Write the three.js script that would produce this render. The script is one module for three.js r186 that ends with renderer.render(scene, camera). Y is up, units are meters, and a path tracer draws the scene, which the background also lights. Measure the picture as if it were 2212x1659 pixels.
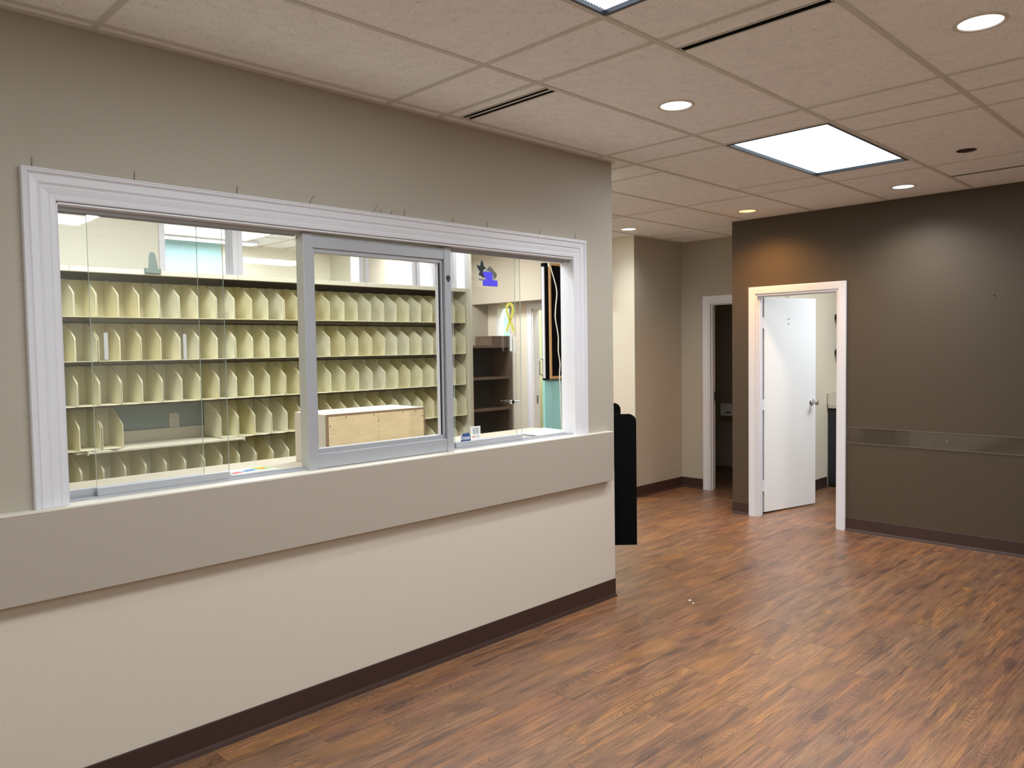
import * as THREE from 'three';
import { mergeGeometries, toCreasedNormals } from 'three/addons/utils/BufferGeometryUtils.js';
import { RoundedBoxGeometry } from 'three/addons/geometries/RoundedBoxGeometry.js';
import { ImprovedNoise } from 'three/addons/math/ImprovedNoise.js';
import { RectAreaLightUniformsLib } from 'three/addons/lights/RectAreaLightUniformsLib.js';

// ---------------------------------------------------------------- camera, light levels, exposure
RectAreaLightUniformsLib.init();
const scene = new THREE.Scene();
scene.background = new THREE.Color(0x000000);
const renderer = new THREE.WebGLRenderer({ antialias: true });
renderer.toneMapping = THREE.LinearToneMapping;
renderer.toneMappingExposure = 1.0;
renderer.shadowMap.enabled = true;
const camera = new THREE.PerspectiveCamera(2 * Math.atan(829.5 / 1672.5) * 180 / Math.PI, 2212 / 1659, 0.05, 60);
{
  const yaw = 44.738 * Math.PI / 180, pitch = -2.646 * Math.PI / 180, roll = -0.876 * Math.PI / 180;
  const f = new THREE.Vector3(Math.sin(yaw) * Math.cos(pitch), Math.sin(pitch), -Math.cos(yaw) * Math.cos(pitch));
  const r = new THREE.Vector3(Math.cos(yaw), 0, Math.sin(yaw));
  const u = new THREE.Vector3().crossVectors(r, f);
  const r2 = r.clone().multiplyScalar(Math.cos(roll)).addScaledVector(u, Math.sin(roll));
  const u2 = u.clone().multiplyScalar(Math.cos(roll)).addScaledVector(r, -Math.sin(roll));
  camera.position.set(-3.8984, 1.5921, 3.0229);
  camera.quaternion.setFromRotationMatrix(new THREE.Matrix4().makeBasis(r2, u2, f.clone().negate()));
}
const H = 2.74;                                   // ceiling height
const LUM = { waiting: 15.2, file: 20, office: 2.4, beyond: 24, side: 26, exam: 24, spot: 8.5 };
const GLOW = 2.2;                                 // what the eye sees of a lit diffuser
const COOL = new THREE.Color(0.9, 1.0, 1.07), WARMWHITE = new THREE.Color(0.94, 1.0, 1.0), AMBER = new THREE.Color(1.0, 0.5, 0.13), DAY = new THREE.Color(0.92, 0.97, 1.0);

// ---------------------------------------------------------------- helpers
let seed = 7;
const rnd = () => { seed = (seed * 1664525 + 1013904223) >>> 0; return seed / 4294967296; };
const rr = (a, b) => a + (b - a) * rnd();
const used = {};
function numbered(n) { const k = used[n] = (used[n] ?? -1) + 1; return k ? `${n}_${String(k).padStart(3, '0')}` : n; }
function shadow(o) { o.traverse(m => { if (m.isMesh) { m.castShadow = true; m.receiveShadow = true; } }); return o; }
function mesh(name, geo, mat, parent) {
  const m = new THREE.Mesh(Array.isArray(geo) ? mergeGeometries(geo.map(g => g.index ? g.toNonIndexed() : g)) : geo, mat);
  m.name = parent && parent !== scene ? name : numbered(name); m.castShadow = m.receiveShadow = true; (parent || scene).add(m); return m;
}
function tag(o, label, category, extra = {}) { o.userData = { label, category, ...extra }; return o; }
function thing(name, label, category, pos = [0, 0, 0], turn = 0, extra = {}) {
  const g = new THREE.Group(); g.name = numbered(name); g.position.set(...pos); g.rotation.y = turn; scene.add(g); return tag(g, label, category, extra);
}
const S = { kind: 'structure' };
function metreUV(g) {                              // uv in metres from position, by the dominant axis of each face
  const p = g.attributes.position, n = g.attributes.normal, uv = new Float32Array(p.count * 2);
  for (let i = 0; i < p.count; i++) {
    const ax = Math.abs(n.getX(i)), ay = Math.abs(n.getY(i)), az = Math.abs(n.getZ(i));
    const [a, b] = ay > ax && ay > az ? [p.getX(i), p.getZ(i)] : ax > az ? [p.getZ(i), p.getY(i)] : [p.getX(i), p.getY(i)];
    uv[2 * i] = a; uv[2 * i + 1] = b;
  }
  g.setAttribute('uv', new THREE.BufferAttribute(uv, 2)); return g;
}
function box(x0, x1, y0, y1, z0, z1) {
  const g = new THREE.BoxGeometry(x1 - x0, y1 - y0, z1 - z0); g.translate((x0 + x1) / 2, (y0 + y1) / 2, (z0 + z1) / 2); return metreUV(g).toNonIndexed();
}
function rbox(x0, x1, y0, y1, z0, z1, r = 0.004, seg = 2) {
  const g = new RoundedBoxGeometry(x1 - x0, y1 - y0, z1 - z0, seg, Math.min(r, (x1 - x0) / 2.01, (y1 - y0) / 2.01, (z1 - z0) / 2.01));
  g.translate((x0 + x1) / 2, (y0 + y1) / 2, (z0 + z1) / 2); return metreUV(g);
}
function panel(pts, t, bevel = 0) {                // polygon in x, y extruded along z by t (centred)
  const s = new THREE.Shape(pts.map(p => new THREE.Vector2(...p)));
  const g = new THREE.ExtrudeGeometry(s, { depth: t - 2 * bevel, bevelEnabled: bevel > 0, bevelSize: bevel, bevelThickness: bevel, bevelOffset: -bevel, bevelSegments: 1, curveSegments: 8 });
  g.translate(0, 0, -t / 2 + bevel); return g;
}
function rectShape(x0, x1, y0, y1, holes = []) {
  const open = holes.filter(h => h[2] <= y0 + 1e-6).sort((p, q) => p[0] - q[0]), pts = [[x0, y0]];   // doorways are notches in the outline
  for (const [a, b, , d] of open) pts.push([a, y0], [a, d], [b, d], [b, y0]);
  const s = new THREE.Shape([...pts, [x1, y0], [x1, y1], [x0, y1]].map(p => new THREE.Vector2(...p)));
  for (const [a, b, c, d] of holes.filter(h => h[2] > y0 + 1e-6)) s.holes.push(new THREE.Path([[a, c], [a, d], [b, d], [b, c]].map(p => new THREE.Vector2(...p))));
  return s;
}
function wallX(x0, x1, y0, y1, z0, z1, holes) {    // runs along x
  const g = new THREE.ExtrudeGeometry(rectShape(x0, x1, y0, y1, holes), { depth: z1 - z0, bevelEnabled: false }); g.translate(0, 0, z0); return metreUV(g);
}
function wallZ(z0, z1, y0, y1, x0, x1, holes) {    // runs along z
  const g = new THREE.ExtrudeGeometry(rectShape(z0, z1, y0, y1, holes), { depth: x1 - x0, bevelEnabled: false }); g.rotateY(-Math.PI / 2); g.translate(x1, 0, 0); return metreUV(g);
}
function tube(pts, r, seg = 24, rad = 8, closed = false) {
  return new THREE.TubeGeometry(new THREE.CatmullRomCurve3(pts.map(p => new THREE.Vector3(...p)), closed, 'centripetal'), seg, r, rad, closed);
}
function cyl(r0, r1, h, x, y, z, axis = 'y', seg = 24) {
  const g = new THREE.CylinderGeometry(r0, r1, h, seg); if (axis === 'x') g.rotateZ(Math.PI / 2); if (axis === 'z') g.rotateX(Math.PI / 2); g.translate(x, y, z); return g;
}

// ---------------------------------------------------------------- textures and materials
const noise = new ImprovedNoise(), N = (x, y, z = 0) => noise.noise(x, y, z);
function dataTex(w, h, fn, srgb) {
  const d = new Uint8Array(w * h * 4);
  for (let j = 0; j < h; j++) for (let i = 0; i < w; i++) { const c = fn(i, j), k = 4 * (j * w + i); d[k] = c[0]; d[k + 1] = c[1]; d[k + 2] = c[2]; d[k + 3] = 255; }
  const t = new THREE.DataTexture(d, w, h); t.wrapS = t.wrapT = THREE.RepeatWrapping; t.magFilter = THREE.LinearFilter; t.minFilter = THREE.LinearMipmapLinearFilter; t.generateMipmaps = true;
  if (srgb) t.colorSpace = THREE.SRGBColorSpace; t.needsUpdate = true; return t;
}
const lerp = (a, b, t) => a + (b - a) * t, clamp = (v, a = 0, b = 1) => Math.min(b, Math.max(a, v));
const sm = (a, b, v) => { const t = clamp((v - a) / (b - a)); return t * t * (3 - 2 * t); };
// rolled wall paint: fine orange peel
const peel = dataTex(256, 256, (i, j) => { const v = 128 + 60 * N(i / 4, j / 4, 3.3) + 40 * N(i / 9, j / 9, 8.1); return [v, v, v]; }); peel.repeat.set(3, 3);
function paint(hex, rough = 0.75) { return new THREE.MeshStandardMaterial({ color: hex, roughness: rough, bumpMap: peel, bumpScale: 0.0006 }); }
// mineral fibre ceiling tile with pin holes and short fissures
const TW = 1024, TM = 1.22;
const tileMask = (() => {
  const m = new Float32Array(TW * TW);
  const dot = (x, y, rx, ry, a, v) => {
    const R = Math.ceil(Math.max(rx, ry)) + 1, c = Math.cos(a), s = Math.sin(a);
    for (let j = -R; j <= R; j++) for (let i = -R; i <= R; i++) {
      const p = (i * c + j * s) / rx, q = (-i * s + j * c) / ry, e = p * p + q * q; if (e > 1) continue;
      const k = (((y + j) | 0) + TW) % TW * TW + (((x + i) | 0) + TW) % TW; m[k] = Math.max(m[k], v * (1 - e * e));
    }
  };
  for (let n = 0; n < 5200; n++) dot(rnd() * TW, rnd() * TW, rr(0.6, 1.2), rr(0.7, 1.7), rr(-0.9, 0.9), rr(0.25, 0.8));
  for (let n = 0; n < 1100; n++) dot(rnd() * TW, rnd() * TW, rr(1.0, 1.9), rr(1.3, 2.9), rr(-0.6, 0.6), rr(0.5, 1));
  return m;
})();
const tileMap = dataTex(TW, TW, (i, j) => {
  const m = tileMask[j * TW + i], v = 1 + 0.035 * N(i / 3, j / 3, 1.5) + 0.03 * N(i / 40, j / 40, 4.5), k = v * (1 - 0.5 * m);
  return [clamp(247 * k, 0, 255), clamp(247 * k, 0, 255), clamp(248 * k, 0, 255)];
}, true);
const tileBump = dataTex(TW, TW, (i, j) => { const v = 170 + 30 * N(i / 3, j / 3, 1.5) - 140 * tileMask[j * TW + i]; return [clamp(v, 0, 255), clamp(v, 0, 255), clamp(v, 0, 255)]; });
for (const t of [tileMap, tileBump]) t.repeat.set(1 / TM, 1 / TM);
// vinyl plank: 16 printed boards, 0.914 m x 0.155 m each, on one sheet (2 across, 8 down)
const PL = 0.914, PW = 0.155, WW = 2048, WH = 1408;
const boards = Array.from({ length: 16 }, (_, k) => ({
  base: [[138, 97, 64], [131, 92, 63], [127, 92, 67], [133, 91, 62], [133, 96, 69], [125, 86, 62], [140, 99, 64], [128, 89, 64]][(k * 5 + 3) % 8], dir: k % 3 ? 1 : -1,
  a: rr(0, 100), swirl: rr(0.5, 1.5), cx: rr(0.15, 0.8), cy: rr(0.25, 0.75), dark: rr(0.5, 1), red: rr(-0.5, 0.7)
}));
const woodMap = dataTex(WW, WH, (i, j) => {
  const col = i * 2 / WW | 0, row = j * 8 / WH | 0, b = boards[row * 2 + col];
  const x = (i * 2 / WW - col) * PL, y = (j * 8 / WH - row) * PW, A = b.a;
  const wx = 0.5 * N(x * 2.2, y * 9, A) + 0.22 * N(x * 7, y * 26, A + 5);
  const dx = (x - b.cx * PL), dy = (y - b.cy * PW);
  const gate = sm(0.02, 0.3, N(x * 2.3, y * 9, A + 9) + 0.06);                 // arched grain only in places
  const f1 = 22 * x * b.dir + (700 + 700 * b.swirl) * dy * dy + wx * 4.6, ring = Math.abs(((f1 % 1) + 1) % 1 - 0.5) * 2;
  const line = sm(0.84, 0.99, ring) * gate;
  const fine = N(x * 7, y * 430, A + 2) * 0.6 + N(x * 24, y * 900, A + 3) * 0.4, pore = sm(0.16, 0.5, N(x * 11, y * 480, A + 7)), streak = N(x * 2.5, y * 95, A + 17);
  const dash = sm(0.24, 0.5, N(x * 5, y * 210 + wx * 3, A + 51)) * sm(-0.1, 0.3, N(x * 2.4, y * 26, A + 61));
  const speck = N(x * 160, y * 520, A + 71), patch = N(x * 3.2, y * 22, A + 13), dark = sm(0.12, 0.5, N(x * 4.6 + 4, y * 19, A + 21)) * b.dark, gold = sm(0.1, 0.5, N(x * 3.4, y * 17, A + 41));
  const tone = 1.02 + 0.13 * patch + 0.27 * fine - 0.30 * pore + 0.17 * streak + 0.16 * speck, red = 0.5 * b.red + 0.8 * N(x * 3, y * 14, A + 31);
  let R = b.base[0] * tone, G = b.base[1] * tone, B = b.base[2] * tone;
  R += 2.5 * red + 15 * gold; G += -1.5 * red + 9 * gold; B -= 2 * gold;
  const d = clamp(0.85 * line + 0.62 * dash + 0.46 * dark); R = lerp(R, 62, d); G = lerp(G, 42, d); B = lerp(B, 36, d);
  return [clamp(R, 0, 255), clamp(G, 0, 255), clamp(B, 0, 255)];
}, true);
const woodBump = dataTex(512, 352, (i, j) => { const v = 128 + 60 * N(i / 5, j / 1.2, 2) + 30 * N(i / 2, j / 2, 6); return [v, v, v]; });
// dark stained bookcase veneer and pale birch plywood
const darkVeneer = dataTex(256, 512, (i, j) => { const v = 1 + 0.2 * N(i / 5, j / 60, 1) + 0.14 * N(i / 1.7, j / 26, 4); return [88 * v, 70 * v, 56 * v]; }, true);
const birch = dataTex(512, 256, (i, j) => { const v = 1 + 0.05 * N(i / 60, j / 5, 1) + 0.035 * N(i / 20, j / 1.6, 4) + 0.03 * N(i / 90, j / 40, 9); return [clamp(236 * v, 0, 255), clamp(210 * v, 0, 255), clamp(162 * v, 0, 255)]; }, true);
birch.repeat.set(1.7, 3.4); darkVeneer.repeat.set(1.5, 1);

const M = {
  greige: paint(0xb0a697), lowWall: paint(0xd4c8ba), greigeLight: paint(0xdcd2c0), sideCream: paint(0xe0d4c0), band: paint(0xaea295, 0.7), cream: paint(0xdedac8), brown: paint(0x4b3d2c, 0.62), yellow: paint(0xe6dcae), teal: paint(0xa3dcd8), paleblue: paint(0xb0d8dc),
  slab: new THREE.MeshStandardMaterial({ color: 0x7d5a40, roughness: 0.5 }),
  tile: new THREE.MeshStandardMaterial({ map: tileMap, bumpMap: tileBump, bumpScale: 0.0015, roughness: 0.95 }),
  tee: new THREE.MeshStandardMaterial({ color: 0xd4d0c8, roughness: 0.6 }),
  plenum: new THREE.MeshStandardMaterial({ color: 0x2a2622, roughness: 0.9 }),
  plank: new THREE.MeshPhysicalMaterial({ map: woodMap, bumpMap: woodBump, bumpScale: 0.0002, roughness: 0.4, clearcoat: 0.55, clearcoatRoughness: 0.36 }),
  vinyl: new THREE.MeshStandardMaterial({ color: 0x3c251d, roughness: 0.55 }),
  white: new THREE.MeshStandardMaterial({ color: 0xdddbe0, roughness: 0.38 }), doorWhite: new THREE.MeshStandardMaterial({ color: 0xeae9ea, roughness: 0.42, bumpMap: peel, bumpScale: 0.0003 }),
  ledge: new THREE.MeshStandardMaterial({ color: 0xd9d1c2, roughness: 0.5 }), counter: new THREE.MeshStandardMaterial({ color: 0xccc1ae, roughness: 0.45 }),
  alu: new THREE.MeshStandardMaterial({ color: 0xb9bac0, roughness: 0.42, metalness: 0.35 }), aluSide: new THREE.MeshStandardMaterial({ color: 0xc9c8c0, roughness: 0.5, metalness: 0.1 }),
  gasket: new THREE.MeshStandardMaterial({ color: 0x0d0d0f, roughness: 0.7 }), chrome: new THREE.MeshStandardMaterial({ color: 0xc9c9c9, roughness: 0.18, metalness: 1 }),
  glass: new THREE.MeshPhysicalMaterial({ color: 0xffffff, transmission: 1, thickness: 0, roughness: 0.02, ior: 1.5 }),
  glassEdge: new THREE.MeshPhysicalMaterial({ color: 0xc3d2c9, roughness: 0.25, transmission: 0.3, thickness: 0 }),
  acrylic: new THREE.MeshPhysicalMaterial({ color: 0xffffff, transmission: 1, thickness: 0, roughness: 0.06, ior: 1.49 }),
  acrylicEdge: new THREE.MeshStandardMaterial({ color: 0x9c9080, roughness: 0.3 }),
  frost: new THREE.MeshPhysicalMaterial({ color: 0xf4f6f4, roughness: 0.6, transmission: 0.35, thickness: 0 }),
  bins: [0xeee8c8, 0xece7cd, 0xeae2bd].map(c => new THREE.MeshStandardMaterial({ color: c, roughness: 0.55 })),
  darkShadeSteel: new THREE.MeshStandardMaterial({ color: 0x6c6557, roughness: 0.6 }), gapShade: new THREE.MeshStandardMaterial({ color: 0x8fa3a1, roughness: 0.6 }),  // dark steel with shelf shade in its colour; grey-blue for the shaded gap
  steel: new THREE.MeshStandardMaterial({ color: 0xddd8c2, roughness: 0.5 }), bracket: new THREE.MeshStandardMaterial({ color: 0x74837d, roughness: 0.5, metalness: 0.3 }),
  black: new THREE.MeshStandardMaterial({ color: 0x0e0e0f, roughness: 0.65 }), blackDeep: new THREE.MeshPhysicalMaterial({ color: 0x060606, roughness: 0.9, specularIntensity: 0.25 }), charcoal: new THREE.MeshStandardMaterial({ color: 0x26272a, roughness: 0.6 }),
  veneer: new THREE.MeshStandardMaterial({ map: darkVeneer, roughness: 0.6 }), oak: new THREE.MeshStandardMaterial({ color: 0xc79a66, roughness: 0.55 }), birch: new THREE.MeshStandardMaterial({ map: birch, roughness: 0.6 }), plyEdge: new THREE.MeshStandardMaterial({ color: 0x9a7d5e, roughness: 0.8 }),
  nail: new THREE.MeshStandardMaterial({ color: 0x6e6a64, roughness: 0.35, metalness: 0.8 }), outlet: new THREE.MeshStandardMaterial({ color: 0xdcd8cc, roughness: 0.4 }),
  cable: new THREE.MeshStandardMaterial({ color: 0xe9e4d4, roughness: 0.5 }), paper: new THREE.MeshStandardMaterial({ color: 0xf2f0ee, roughness: 0.8, side: THREE.DoubleSide }), ceramic: new THREE.MeshStandardMaterial({ color: 0xe8e8e6, roughness: 0.2 }),
  steelGrey: new THREE.MeshStandardMaterial({ color: 0x8b8882, roughness: 0.5, metalness: 0.5 }), lightFrame: new THREE.MeshStandardMaterial({ color: 0x30343c, roughness: 0.4, metalness: 0.4 }), ringWhite: new THREE.MeshStandardMaterial({ color: 0xd9d2c8, roughness: 0.5 })
};

// ---------------------------------------------------------------- structure: floor
const floor = thing('floor', 'wood-look vinyl plank floor with brown and amber boards', 'floor', [0, 0, 0], 0, S);
mesh('subfloor', box(-6.2, 5.4, -0.12, -0.006, -5.2, 5.2), M.slab, floor);
{
  const z0 = 0.92 - 19 * PW;
  for (let r = 0; r < 32; r++) {
    const za = z0 + r * PW, zb = za + PW, zm = (za + zb) / 2;
    const off = (r * 0.37 % 1) * PL + rr(-0.08, 0.08);
    for (let xa = -4.3 + off - PL; xa < 4.75; xa += PL) {
      const a = Math.max(xa, zm > -0.05 ? -3.5 : zm > -2 ? -0.02 : 9), b = Math.min(xa + PL, 5.05); if (b - a < 0.02) continue;
      if (zm < -0.68 && a > 3.7 && zm < -2) continue;
      if (zm > 2.75 || zm < -1.95) continue;
      const g = new THREE.BoxGeometry(b - a - 0.0006, 0.006, PW - 0.0006); g.translate((a + b) / 2, -0.003 + rr(-0.0001, 0.0001), zm);
      const k = Math.floor(rnd() * 16), kc = k & 1, kr = k >> 1, flip = rnd() < 0.5, p = g.attributes.position, uv = g.attributes.uv;
      for (let i = 0; i < p.count; i++) {
        let u = clamp((p.getX(i) - xa) / PL, 0.002, 0.998), v = clamp((p.getZ(i) - za) / PW, 0.01, 0.99); if (flip) { u = 1 - u; v = 1 - v; }
        uv.setXY(i, (kc + u) / 2, (kr + v) / 8);
      }
      mesh('plank', g, M.plank, floor);
    }
  }
}

// ---------------------------------------------------------------- structure: suspended ceiling
const ceiling = thing('ceiling', 'suspended ceiling of pin-holed mineral tiles in a metal grid', 'ceiling', [0, 0, 0], 0, S);
mesh('plenum_deck', box(-6.3, 5.4, H + 0.13, H + 0.23, -5.2, 5.2), M.plenum, ceiling);
const zs = [-5.02, -4.24, -3.62, -3.005, -2.39, -1.775, -1.168, -0.556, 0.079, 0.689, 1.307, 1.927, 2.545, 3.16, 3.78, 4.4, 5.02];
const X = [-6.2, -5.75, -4.51, -4.2, -2.973, -1.719, -1.405, -0.162, 0.147, 0.451, 1.369, 1.664, 2.89, 3.2, 4.42, 5.3];
// which cross tees each row has (indices into X)
const rows = zs.slice(0, -1).map((z, k) => {
  const key = zs[k + 1];
  if (key === 0.689) return [0, 1, 2, 3, 4, 5, 6, 7, 8, 10, 11, 12, 13, 14, 15];
  if (key === 1.307) return [0, 1, 2, 3, 4, 5, 6, 7, 8, 10, 11, 12, 13, 14, 15];
  return [0, 1, 2, 3, 4, 5, 6, 7, 8, 9, 11, 12, 13, 14, 15];
});
const troffers = [];                              // cells that hold a fitting
const holeAt = (x0, x1, z0, z1) => troffers.find(t => Math.abs(t[0] - x0) < 0.05 && Math.abs(t[2] - z0) < 0.05);
const TROF = [   // x0, x1, z0, z1, luminance, colour
  [0.147, 1.369, 0.689, 1.307, LUM.waiting, COOL, 'large square-cornered lit ceiling panel above the brown wall and white door'],
  [-2.973, -1.719, 1.307, 1.927, LUM.waiting, COOL, 'ribbed lit ceiling panel cut off by the top of the photo'],
  [-2.973, -1.719, 3.78, 4.4, LUM.waiting, COOL, 'added unseen ceiling light panel behind the viewer over the waiting room'],  // added out of view for general light in the room
  [-5.75, -4.51, 1.307, 1.927, LUM.waiting, COOL, 'added unseen ceiling light panel behind the viewer near the left end'],  // second unseen panel, also added to raise the general light
  [-2.973, -1.719, -1.775, -1.168, LUM.file * 0.7, WARMWHITE, 'ceiling light panel over the left end of the file room'],
  [-1.405, -0.162, -1.168, -0.556, LUM.file, WARMWHITE, 'ceiling light panel over the middle of the file room'],
  [0.451, 1.664, -2.39, -1.775, LUM.office, WARMWHITE, 'ceiling light panel over the desk area behind reception'],
  [0.451, 1.664, -3.62, -3.005, LUM.office * 22, WARMWHITE, 'ceiling light panel near the dark bookcase'],
  [-1.405, -0.162, -3.62, -3.005, LUM.beyond, DAY, 'lit ceiling panel seen through the high interior window']
];
for (const t of TROF) troffers.push(t);
const SLOT = [[-1.405, -0.162, 0.079, 0.689, -1.292, 2], [-1.405, -0.162, 1.307, 1.927, -1.262, 1], [1.664, 2.89, 1.307, 1.927, 2.13, 1], [1.664, 2.89, 1.927, 2.545, 2.13, 1]];
const DOWN = [[-0.681, 2.203], [-0.679, 0.917], [2.236, 0.968], [2.283, -0.31], [2.313, -1.589]], DR = 0.083;
const CUP = [1.384, 1.611, 0.052];
function tileAt(x0, x1, z0, z1) {
  const round = [...DOWN.map(d => [d[0], d[1], DR - 0.003]), CUP].filter(d => d[0] > x0 && d[0] < x1 && d[1] > z0 && d[1] < z1);
  const g0 = 0.004;
  const s = rectShape(x0 + g0, x1 - g0, z0 + g0, z1 - g0);
  for (const [cx, cz, r] of round) { const p = new THREE.Path(); p.absarc(cx, cz, r, 0, Math.PI * 2, true); s.holes.push(p); }
  const g = new THREE.ExtrudeGeometry(s, { depth: 0.015, bevelEnabled: false, curveSegments: 24 }); g.rotateX(Math.PI / 2); g.translate(0, H + 0.0155, 0);
  metreUV(g); const uv = g.attributes.uv, ox = rnd(), oz = rnd(); for (let i = 0; i < uv.count; i++) uv.setXY(i, uv.getX(i) + ox, uv.getY(i) + oz);
  mesh('ceiling_tile', g, M.tile, ceiling);
}
for (let k = 0; k < rows.length; k++) {
  const z0 = zs[k], z1 = zs[k + 1], idx = rows[k];
  for (let n = 0; n + 1 < idx.length; n++) {
    const x0 = X[idx[n]], x1 = X[idx[n + 1]];
    if (holeAt(x0, x1, z0, z1)) continue;
    const sl = SLOT.find(s => Math.abs(s[0] - x0) < 0.02 && Math.abs(s[2] - z0) < 0.02);
    if (sl) { const w = sl[5] > 1 ? 0.07 : 0.045; tileAt(x0, sl[4] - w / 2, z0, z1); tileAt(sl[4] + w / 2, x1, z0, z1); } else tileAt(x0, x1, z0, z1);
    mesh('cross_tee', rbox(x1 - 0.0115, x1 + 0.0115, H - 0.0035, H + 0.03, z0 + 0.012, z1 - 0.012, 0.001, 1), M.tee, ceiling);
  }
}
for (let k = 1; k < zs.length - 1; k++) mesh('main_tee', rbox(-6.2, 5.3, H - 0.004, H + 0.035, zs[k] - 0.0115, zs[k] + 0.0115, 0.001, 1), M.tee, ceiling);
mesh('wall_angle', box(-6.2, 0.0, H - 0.004, H - 0.001, 0.0, 0.02), M.tee, ceiling);
mesh('wall_angle', box(2.68, 2.702, H - 0.004, H - 0.001, -0.69, 5.0), M.tee, ceiling);

// ---------------------------------------------------------------- structure: walls
const W = (name, g, m, label) => tag(mesh(name, g, m), label, 'wall', S);
const WIN = { x0: -3.111, x1: -0.351, y0: 1.062, y1: 2.121 };
{
  const t = tag(new THREE.Group(), 'long greige reception wall with the white cased sliding window', 'wall', S); t.name = 'wall_reception'; scene.add(t);
  mesh('upper_wall', wallX(-6.2, 0, 0.8, H + 0.01, -0.12, 0, [[WIN.x0, WIN.x1, WIN.y0, WIN.y1]]), M.greige, t); mesh('lower_wall', box(-6.2, 0, 0, 0.8, -0.12, 0), M.lowWall, t);
}
W('wall_accent', wallZ(-0.69, 5.0, 0, H + 0.01, 2.702, 2.79, [[-0.452, 0.306, 0, 2.05]]), M.brown, 'dark brown wall with the open white door');
W('wall_corridor_side', [box(2.816, 3.688, 0, H + 0.01, -1.92, -1.82), box(2.7165, 2.816, 0, H + 0.01, -1.826, -1.82)], M.greige, 'greige side wall of the short corridor recess');
W('wall_corridor_end', wallZ(-1.82, -0.60, 0, H + 0.01, 3.588, 3.688, [[-1.47, -0.76, 0, 2.055]]), M.greige, 'greige end wall of the corridor with the dark doorway');
W('wall_corridor_near', wallX(2.79, 5.15, 0, H + 0.01, -0.69, -0.60), M.sideCream, 'wall between the corridor and the side room');
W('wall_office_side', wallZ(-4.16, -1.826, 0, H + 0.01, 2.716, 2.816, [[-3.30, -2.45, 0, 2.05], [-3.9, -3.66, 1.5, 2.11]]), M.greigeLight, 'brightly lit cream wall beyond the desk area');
W('wall_office_back', wallX(1.06, 2.716, 0, H + 0.01, -4.16, -4.06), M.greige, 'taupe wall behind the dark bookcase');
W('wall_office_return', wallZ(-4.16, -2.62, 0, H + 0.01, 1.01, 1.072), M.greige, 'short return wall beside the shelving');
const CL = [[-1.80, -1.288], [-1.237, -0.19], [-0.116, 0.365], [0.43, 0.60], [0.66, 0.81], [0.86, 0.985]];
W('wall_file_back', wallX(-4.3, 1.072, 0, H + 0.01, -2.62, -2.52, CL.map(([a, b]) => [a, b, 2.135, 2.62])), M.cream, 'cream wall behind the filing shelves with a row of high interior windows');
W('wall_file_left', wallZ(-5.1, -0.12, 0, H + 0.01, -4.4, -4.3), M.cream, 'left end wall of the file room');
W('wall_beyond', wallX(-4.3, 1.1, 0, H + 0.01, -5.06, -4.96), M.cream, 'beige far wall seen through the high interior windows');
W('wall_beyond_tint', box(-2.5, -0.28, 0, H + 0.005, -4.96, -4.948), M.paleblue, 'pale blue stretch added to the far wall for the tint of the sliding glass');  // bluish tint of the sliding pane put into a wall colour
W('wall_beyond_right', wallZ(-4.96, -4.16, 0, H + 0.01, 1.04, 1.1), M.cream, 'right end wall of the far room');
W('wall_left', wallZ(-0.12, 5.0, 0, H + 0.01, -6.3, -6.2), M.cream, 'left end wall of the waiting room');
W('wall_rear', wallX(-6.3, 5.2, 0, H + 0.01, 5.0, 5.1), M.cream, 'rear wall of the waiting room behind the viewer');
W('wall_side_far', wallZ(-0.69, 5.0, 0, H + 0.01, 5.05, 5.15), M.sideCream, 'far wall of the side room behind the white door');
W('wall_side_back', wallX(2.79, 5.05, 0, H + 0.01, 2.5, 2.6), M.cream, 'back wall of the side room');
W('wall_washroom_left', wallX(3.688, 5.3, 0, H + 0.01, -2.5, -2.4), M.greige, 'left wall of the unlit washroom');
W('wall_washroom_near', wallX(3.688, 5.3, 0, H + 0.01, -0.705, -0.69), M.greige, 'near wall of the unlit washroom');
W('wall_washroom_far', wallZ(-2.5, -0.69, 0, H + 0.01, 5.2, 5.3), M.greige, 'far wall of the unlit washroom');
W('wall_washroom_return', wallZ(-2.4, -1.92, 0, H + 0.01, 3.64, 3.7), M.greige, 'return wall inside the dark washroom');
W('wall_exam_back', wallX(2.816, 3.64, 0, H + 0.01, -4.3, -4.2), M.paleblue, 'pale blue wall inside the lit room beyond the office');
W('wall_exam_far', wallZ(-4.2, -1.92, 0, H + 0.01, 3.55, 3.64), M.yellow, 'pale yellow wall seen through the far doorway');
W('wall_partition', box(0.462, 1.1, 0, 1.3445, -1.041, -1.02), M.teal, 'half-height turquoise partition below the black oak-edged board');
W('wall_bulkhead', box(2.45, 2.716, 2.13, H + 0.005, -4.06, -2.3), M.greige, 'taupe bulkhead above the far doorway');

// the proud band below the window with its ledge
{
  const t = tag(new THREE.Group(), 'taupe boxed-out band and ledge under the reception window', 'ledge', S); t.name = 'trim_1'; scene.add(t);
  mesh('band_panel', rbox(-6.2, -0.064, 0.757, 1.057, 0.0, 0.045, 0.002, 1), M.band, t);
  mesh('ledge_top', rbox(-6.2, -0.063, 1.057, 1.0662, 0.0, 0.046, 0.002, 1), M.ledge, t);
  mesh('window_sill', box(WIN.x0 + 0.001, WIN.x1 - 0.001, 1.0625, 1.066, -0.119, 0.0), M.ledge, t);
}
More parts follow.
